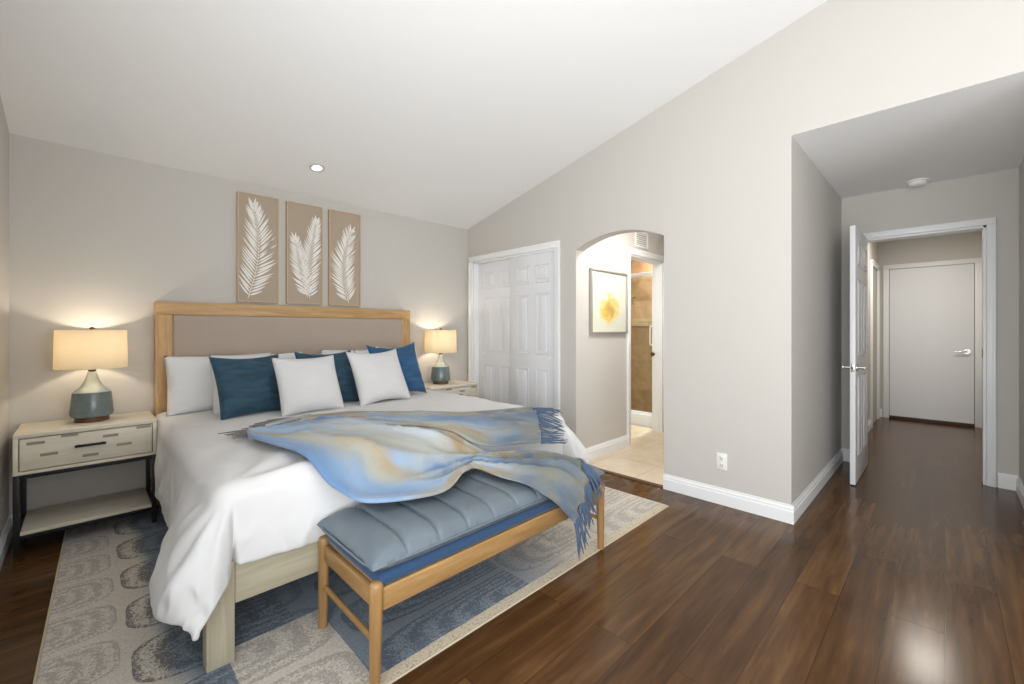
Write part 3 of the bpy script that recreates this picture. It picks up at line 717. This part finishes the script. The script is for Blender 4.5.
# ------------------------------------------------------------------ throw blanket
PROF = [(3.2, .668), (1.98, .668), (1.91, .662), (1.85, .640), (1.80, .590), (1.75, .540), (1.69, .516), (1.5, .508), (1.38, .500), (1.335, .485), (1.305, .45), (1.295, .40), (1.292, 0.0)]
PL = [0]
for a, b in zip(PROF[:-1], PROF[1:]): PL.append(PL[-1]+math.hypot(b[0]-a[0], b[1]-a[1]))
def prof_at(s):
    s = max(0, min(PL[-1]-1e-6, s))
    for k in range(len(PL)-1):
        if s <= PL[k+1]:
            t = (s-PL[k])/(PL[k+1]-PL[k]); a, b = PROF[k], PROF[k+1]
            return a[0]+(b[0]-a[0])*t, a[1]+(b[1]-a[1])*t
def surf(x, s, off):
    acc = [0, 0]
    for d in (-.05, -.025, 0, .025, .05):
        y, z = prof_at(s+d); acc[0] += y/5; acc[1] += z/5
    ya, za = prof_at(s-.03); yb, zb = prof_at(s+.03)
    ty, tz = yb-ya, zb-za; L = math.hypot(ty, tz) or 1
    ny, nz = tz/L, -ty/L
    return Vector((x, acc[0]+ny*off, acc[1]+nz*off))
def resample(pts, n):
    # Catmull-Rom through pts, even spacing by chord
    P = [pts[0]]+list(pts)+[pts[-1]]; out = []
    for i in range(1, len(P)-2):
        p0, p1, p2, p3 = (Vector(q) for q in P[i-1:i+3])
        for k in range(16):
            t = k/16; out.append(.5*((2*p1)+(p2-p0)*t+(2*p0-5*p1+4*p2-p3)*t*t+(3*p1-p0-3*p2+p3)*t**3))
    out.append(Vector(pts[-1])); D = [0]
    for a, b in zip(out[:-1], out[1:]): D.append(D[-1]+(b-a).length)
    res = []; j = 0
    for k in range(n):
        t = D[-1]*k/(n-1)
        while j < len(D)-2 and D[j+1] < t: j += 1
        f = (t-D[j])/max(1e-9, D[j+1]-D[j]); res.append(out[j].lerp(out[j+1], min(1, f)))
    return res
UT = [(.70, .56, 0), (.92, .46, 0), (1.20, .52, 0), (1.52, .80, 0), (1.77, 1.09, 0), (2.00, 1.15, 0), (2.16, 1.21, 0)]
UB = [(.66, .72, 0), (.83, .72, 0), (1.06, .80, 0), (1.20, 1.04, 0), (1.38, 1.30, 0), (1.53, 1.45, 0), (1.93, 1.54, 0)]
LT = [(.58, .70, 0), (.84, .68, 0), (1.05, .74, 0), (1.22, .90, 0), (1.36, 1.24, 0), (1.52, 1.48, 0), (1.73, 1.55, 0), (1.86, 1.69, 0), (1.88, 1.86, 0)]
LB = [(.56, .82, 0), (.62, 1.16, 0), (.67, 1.39, 0), (.73, 1.52, 0), (.78, 1.64, 0), (.93, 1.71, 0), (1.10, 1.74, 0), (1.26, 1.67, 0), (1.37, 1.61, 0), (1.40, 1.80, 0), (1.47, 1.93, 0), (1.57, 2.02, 0), (1.69, 2.14, 0)]
NA, NC = 130, 46
bm = bmesh.new()
def arm(T, Bm, lift, seed, amp, u0, u1):
    T, Bm = resample(T, NA), resample(Bm, NA); out = {}
    def fn(i, j):
        u, c = i/(NA-1), j/(NC-1)
        q = T[i].lerp(Bm[i], c)
        e = math.sin(c*PI)**.5 if 0 < c < 1 else 0
        rid = 1-abs(fnoise(u*2.6+seed, c*4.6+u*2.2, seed))*2.6
        rid2 = fnoise(u*7+seed, c*9-u*4, seed+9)
        off = lift(u, c) + amp*e*max(0, rid)**1.5 + .011*rid2*e + .006
        roll = .014*math.exp(-((c-.0)/.07)**2)+.014*math.exp(-((c-1)/.07)**2)
        return surf(q.x, q.y, off+roll*.8)
    grid(bm, NA, NC, fn, lambda i, j: (u0+(u1-u0)*i/(NA-1), j/(NC-1)))
    return T, Bm
uT, uB = arm(UT, UB, lambda u, c: .012, 1.7, .028, .52, .90)
lT, lB = arm(LT, LB, lambda u, c: .016*(1-sm(.3, .5, u))+.004+.03*math.exp(-((u-.62)/.05)**2)*sm(.5, 1, c), 5.2, .040, .05, 1.0)
tb = link('throw_blanket', bm, M['throw'], None, True); tag(tb, 'rumpled blue, beige and grey fringed throw blanket over bed foot and bench', 'blanket')
so = tb.modifiers.new('thick', 'SOLIDIFY'); so.thickness = .007; so.offset = 1
random.seed(5)
def fringe(ends, mat, lab, r=.0045):
    bm = bmesh.new()
    for pts in ends:
        n = len(pts); tube(bm, pts, [r*1.1]+[r]*(n-2)+[r*.5], 5)
    fixn(bm); o = link('fringe', bm, mat, tb, True); o['kind'] = 'stuff'; o['label'] = lab
def strands(a, b, direc, n, length, jit, off):
    res = []
    for k in range(n):
        f = (k+random.uniform(-.3, .3))/(n-1); f = min(1, max(0, f)); q = a.lerp(b, f)
        d = Vector((direc[0], direc[1], 0)) + Vector((random.uniform(-jit, jit), random.uniform(-jit, jit), 0)); ln = length*random.uniform(.75, 1.15); q = q+d*random.uniform(-.04, 0)*(length > .205)
        bend = random.uniform(-.25, .25)
        pts = []
        for m in range(6):
            t = m/5; px = q.x+d.x*ln*t - d.y*bend*ln*t*t; py = q.y+d.y*ln*t + d.x*bend*ln*t*t
            pts.append(surf(px, py, off*(1-.6*t)+.006+random.uniform(0, .004)))
        res.append(pts)
    return res
ee = strands(uT[-1], uB[-1], (.95, .45), 30, .17, .12, .012)
fringe(ee, M['fringeblue'], 'slate blue yarn fringe')
# front end hangs over the bench edge
ee = strands(lT[-1], lB[-1], (.30, .95), 40, .20, .12, .012)
fringe(ee, M['fringeblue'], 'slate blue yarn fringe hanging past the bench rail')
ee = strands(Vector((.95, .40, 0)), Vector((.76, .62, 0)), (-1, .12), 130, .22, .3, .012)
fringe(ee, M['fringegrey'], 'grey-brown yarn fringe', .0042)

# ------------------------------------------------------------------ nightstands and lamps
def copy_tree(o, parent=None):
    c = o.copy(); C.objects.link(c)
    if parent: c.parent = parent
    for ch in list(o.children): copy_tree(ch, c)
    return c
NW, ND, NH = .596, .41, .655
def nightstand(loc):
    t = empty('nightstand', loc); hx, hd = NW/2, ND/2
    B('cabinet_body', [((-hx, -hd, NH-.022), (hx, hd, NH)), ((-hx, -hd, .435), (hx, hd, .452)), ((-hx, -hd, .452), (-hx+.02, hd, NH-.022)), ((hx-.02, -hd, .452), (hx, hd, NH-.022)), ((-hx+.02, hd-.012, .452), (hx-.02, hd, NH-.022))], M['limed'], t, .002)
    ins = [(-.215, .600), (-.165, .530), (-.085, .622), (.085, .590), (-.0, .492), (.145, .528), (.235, .618)]
    bm = bmesh.new(); box(bm, (-hx+.024, -hd+.004, .457), (hx-.024, -hd+.024, NH-.027), .002)
    for x, z in ins: box(bm, (x-.034, -hd+.0032, z-.008), (x+.034, -hd+.006, z+.008), 0, 2, 1)
    dr = sharp(link('drawer', bm, [M['limed'], M['inlay']], t), 50); dr['label'] = 'drawer front with taupe dash inlays'
    B('drawer_handle', [((-.065, -hd-.022, .548), (.065, -hd-.012, .562)), ((-.055, -hd-.014, .549), (-.043, -hd+.006, .561)), ((.043, -hd-.014, .549), (.055, -hd+.006, .561))], M['black'], dr, .002)['label'] = 'black bar handle'
    s = .024
    for x in (-hx, hx-s):
        for y in (-hd+.005, hd-s-.005): B('leg', [((x, y, 0), (x+s, y+s, .435))], M['black'], t, .001)
    for lo, hi in (((-hx+s, -hd+.005, .412), (hx-s, -hd+.005+s, .4345)), ((-hx+s, hd-.005-s, .412), (hx-s, hd-.005, .4345)), ((-hx+s, -hd+.005, .085), (hx-s, -hd+.005+s, .108)), ((-hx+s, hd-.005-s, .085), (hx-s, hd-.005, .108)),
                      ((-hx, -hd+.03, .085), (-hx+s, hd-.03, .108)), ((hx-s, -hd+.03, .085), (hx, hd-.03, .108))): B('frame_rail', [(lo, hi)], M['black'], t, .001)
    B('shelf', [((-hx+.026, -hd+.003, .1085), (hx-.026, hd-.006, .128))], M['limed'], t, .002)
    return t
GN = 'matching nightstands either side of the bed'
ns = tag(nightstand((.015, 3.705, .001)), 'ivory one-drawer nightstand with black metal legs at left of the bed', 'nightstand', GN)
ns2 = copy_tree(ns); ns2.location = (2.664, 3.705, .001); tag(ns2, 'ivory one-drawer nightstand mostly hidden beyond the bed, by the closet', 'nightstand', GN)
for t_ in (ns, ns2):
    for ch in t_.children:
        pass
def lamp(loc):
    t = empty('table_lamp', loc)
    bm = bmesh.new(); lathe(bm, [(.078, 0), (.08, .002), (.08, .024), (.078, .026)], 40); sharp(link('foot', bm, M['darkwood'], t), 40)['label'] = 'dark wood plinth'
    bm = bmesh.new(); lathe(bm, [(.080, .026), (.092, .030), (.100, .042), (.101, .054), (.0905, .170), (.088, .177), (.002, .178)], 48); sharp(link('base', bm, M['glaze'], t), 60)['label'] = 'sea green glazed body'
    bm = bmesh.new(); lathe(bm, [(.002, .1785), (.087, .1785), (.084, .184), (.068, .200), (.050, .222), (.035, .25), (.025, .282), (.020, .305), (.002, .306)], 48); sharp(link('shoulder', bm, M['smoke'], t), 60)['label'] = 'pearly glass shoulder'
    bm = bmesh.new(); lathe(bm, [(.016, .306), (.019, .309), (.019, .318), (.010, .322), (.009, .37), (.014, .372), (.014, .392), (.004, .394)], 20); sharp(link('socket', bm, M['bronze'], t), 40)
    bm = bmesh.new(); lathe(bm, [(.01, .394), (.014, .40), (.022, .418), (.022, .43), (.014, .444), (.003, .449)], 20); link('bulb', bm, M['bulb'], t, True)
    bm = bmesh.new(); n = 56; prof = [(.168, .328), (.163, .563), (.1605, .563), (.1655, .328)]
    lathe_open = [[bm.verts.new((r*math.cos(2*PI*k/n), r*math.sin(2*PI*k/n), z)) for k in range(n)] for r, z in prof]
    for a in range(4):
        ra, rb = lathe_open[a], lathe_open[(a+1) % 4]
        for k in range(n): bm.faces.new((ra[k], ra[(k+1) % n], rb[(k+1) % n], rb[k]))
    fixn(bm); ls = sharp(link('lamp_shade', bm, M['shade'], t), 40); ls['label'] = 'cream linen drum shade'
    bm = bmesh.new()
    for k in range(3):
        a = 2*PI*k/3+.3; tube(bm, [(0, 0, .558), (.161*math.cos(a), .161*math.sin(a), .558)], .002, 6)
    tube(bm, [(0, 0, .548), (0, 0, .566)], .003, 8)
    fixn(bm); link('spider', bm, M['bronze'], ls, True)
    bm = bmesh.new(); lathe(bm, [(.004, .564), (.013, .568), (.014, .574), (.009, .58), (.002, .584)], 16); link('finial', bm, M['bronze'], t, True)
    return t
GL = 'matching table lamps on the nightstands'
lm = tag(lamp((.022, 3.745, NH+.0015)), 'lit sea green lamp with cream drum shade on the left nightstand', 'lamp', GL)
lm2 = copy_tree(lm); lm2.location = (2.65, 3.745, NH+.0015); tag(lm2, 'lit sea green lamp with cream drum shade on the nightstand by the closet', 'lamp', GL)
LAMP_W = 2.8
for L_ in (lm, lm2):
    pl = bpy.data.lights.new('lamp_glow', 'POINT'); pl.energy = LAMP_W; pl.color = (1, .87, .68); pl.shadow_soft_size = .018
    o = bpy.data.objects.new('lamp_glow', pl); C.objects.link(o); o.parent = L_; o.location = (0, 0, .472)

# ------------------------------------------------------------------ art over the headboard
def frond(bm, base, tip, bend, n, ln, y, wid=.0135):
    # curved stem with paired pointed leaflets, raised slightly off the canvas (y is the canvas front)
    pts = []
    for k in range(n+1):
        t = k/n; x = base[0]+(tip[0]-base[0])*t+bend*math.sin(PI*t); z = base[1]+(tip[1]-base[1])*t; pts.append(Vector((x, 0, z)))
    tube(bm, [(p.x, y-.001, p.z) for p in pts], [.0028*(1-.6*k/n) for k in range(n+1)], 6)
    for k in range(1, n+1):
        t = k/n; p = pts[k]; d = (pts[k]-pts[k-1]).normalized()
        L_ = ln*(.45+1.0*math.sin(PI*min(1, .16+t*.78))**.8)*.72
        if t > .93: L_ *= .8
        for sd in (-1, 1):
            ang = math.radians(58-30*t+random.uniform(-5, 5))*sd
            dx = d.x*math.cos(ang)+d.z*math.sin(ang); dz = -d.x*math.sin(ang)+d.z*math.cos(ang)
            ux, uz = -dz, dx; wv = wid*random.uniform(.85, 1.2); l2 = L_*random.uniform(.85, 1.1)
            prof = [(0, .12), (.3, 1), (.6, .85), (.85, .4), (1, 0)]
            top, bot = [], []
            for a, b in prof:
                cx, cz = p.x+dx*l2*a, p.z+dz*l2*a+ .012*a*a
                top.append((cx+ux*wv/2*b, cz+uz*wv/2*b)); bot.append((cx-ux*wv/2*b, cz-uz*wv/2*b))
            poly = top+bot[-2::-1]
            f = bm.faces.new([bm.verts.new((a, y-.0015, b)) for a, b in poly])
            r = bmesh.ops.extrude_face_region(bm, geom=[f])
            for v in [g_ for g_ in r['geom'] if isinstance(g_, bmesh.types.BMVert)]: v.co.y += .0025
def art(x0, lab, fr, z0=1.443, z1=2.308, wd=.293):
    t = empty('wall_art', (x0+wd/2, YB-.001, z0)); h = z1-z0; hw_ = wd/2
    B('frame', [((-hw_, -.036, 0), (-hw_+.008, 0, h)), ((hw_-.008, -.036, 0), (hw_, 0, h)), ((-hw_+.008, -.036, 0), (hw_-.008, 0, .008)), ((-hw_+.008, -.036, h-.008), (hw_-.008, 0, h))], M['thinframe'], t, .001)
    B('canvas', [((-hw_+.0085, -.030, .0085), (hw_-.0085, -.004, h-.0085))], M['linen'], t, 0)
    bm = bmesh.new()
    for q_, f in enumerate(fr): frond(bm, *f, -.030-.0032*q_)
    fixn(bm); link('painted_leaf', bm, M['leaf'], t)['label'] = 'white relief frond'
    tag(t, lab, 'wall art', 'three frond panels above the headboard')
random.seed(3)
art(.836, 'tall tan panel with one broad white frond, leftmost above the headboard', [((-.075, .03), (-.035, .77), .055, 30, .155)])
art(1.194, 'tall tan panel with a two-stemmed white frond, middle one above the headboard', [((.02, .06), (-.085, .56), -.005, 22, .105), ((.035, .05), (.095, .73), -.02, 28, .115)])
art(1.547, 'tall tan panel with one slim leaning white frond, rightmost above the headboard', [((.03, .03), (.055, .69), -.055, 30, .15)])

# ------------------------------------------------------------------ framed print in the bathroom hall
fp = tag(empty('framed_print', (3.69, BY-.001, 1.185)), 'framed print of a pale yellow flower on the wall beyond the arch', 'picture')
B('frame', [((-.325, -.028, 0), (-.307, 0, .62)), ((.307, -.028, 0), (.325, 0, .62)), ((-.307, -.028, 0), (.307, 0, .018)), ((-.307, -.028, .602), (.307, 0, .62))], M['silver'], fp, .002)
B('mount', [((-.306, -.014, .019), (.306, -.003, .601))], M['mat'], fp, 0)
bm = bmesh.new(); grid(bm, 2, 2, lambda i, j: Vector((-.23+.46*i, -.0155, .07+.46*j)), lambda i, j: (i, j)); fixn(bm)
r = bmesh.ops.extrude_face_region(bm, geom=bm.faces[:])
for v in [q for q in r['geom'] if isinstance(q, bmesh.types.BMVert)]: v.co.y += .001
fixn(bm); link('print', bm, M['print'], fp)
B('glazing', [((-.306, -.020, .019), (.306, -.018, .601))], M['pane'], fp, 0)

# ------------------------------------------------------------------ small fittings
dl_y, dl_x = 3.484, 1.287
dl = tag(empty('downlight', (dl_x, dl_y, zc(dl_y))), 'small round recessed downlight in the sloped ceiling above the bed', 'ceiling light')
dl.rotation_euler = (-math.atan(SL), 0, 0)
bm = bmesh.new(); lathe(bm, [(.040, -.001), (.056, -.001), (.058, -.004), (.054, -.008), (.042, -.008), (.036, -.002)], 36); fixn(bm); sharp(link('trim_ring', bm, simple('grey_ring', rgb(200, 200, 200), .4), dl), 40)
bm = bmesh.new(); lathe(bm, [(.002, -.012), (.022, -.011), (.03, -.006), (.034, -.002), (.002, -.0015)], 30); fixn(bm); link('lens', bm, M['led'], dl, True)
sk = tag(empty('smoke_detector', (4.86, .16, 2.45)), 'round white smoke detector on the passage ceiling above the open door', 'smoke detector')
bm = bmesh.new(); lathe(bm, [(.07, 0), (.07, -.010), (.066, -.013), (.002, -.0135)], 36); fixn(bm); sharp(link('base', bm, M['plastic'], sk), 40)
bm = bmesh.new(); lathe(bm, [(.058, -.0137), (.058, -.030), (.05, -.040), (.03, -.046), (.002, -.047)], 36); fixn(bm); sharp(link('cover', bm, M['plastic'], sk), 50)
ot = tag(empty('wall_outlet', (XR-.0005, 1.10, .30)), 'white double power outlet low on the wall right of the arch', 'outlet')
B('plate', [((-.006, -.036, -.058), (0, .036, .058))], M['plastic'], ot, .003)
for z in (-.024, .024):
    s_ = B('socket', [((-.0085, -.016, z-.015), (-.0055, .016, z+.015))], M['plastic'], ot, .002)
    B('slot', [((-.0092, -.008, z-.004), (-.0084, -.005, z+.008)), ((-.0092, .005, z-.004), (-.0084, .008, z+.008)), ((-.0092, -.003, z-.012), (-.0084, .003, z-.006))], M['darkslot'], s_, 0)
vn = tag(empty('air_vent', (4.345, BY-.0005, 2.215)), 'small white louvred air vent high on the wall beyond the arch', 'vent')
B('frame', [((-.14, -.012, -.09), (-.115, 0, .09)), ((.115, -.012, -.09), (.14, 0, .09)), ((-.115, -.012, -.09), (.115, 0, -.068)), ((-.115, -.012, .068), (.115, 0, .09))], M['plastic'], vn, .002)
B('backing', [((-.115, -.003, -.068), (.115, -.001, .068))], simple('vent_grey', rgb(150, 150, 150), .7), vn, 0)
B('louvre', [((-.115, -.010, -.06+.022*k), (.115, -.004, -.05+.022*k)) for k in range(6)], M['plastic'], vn, 0)
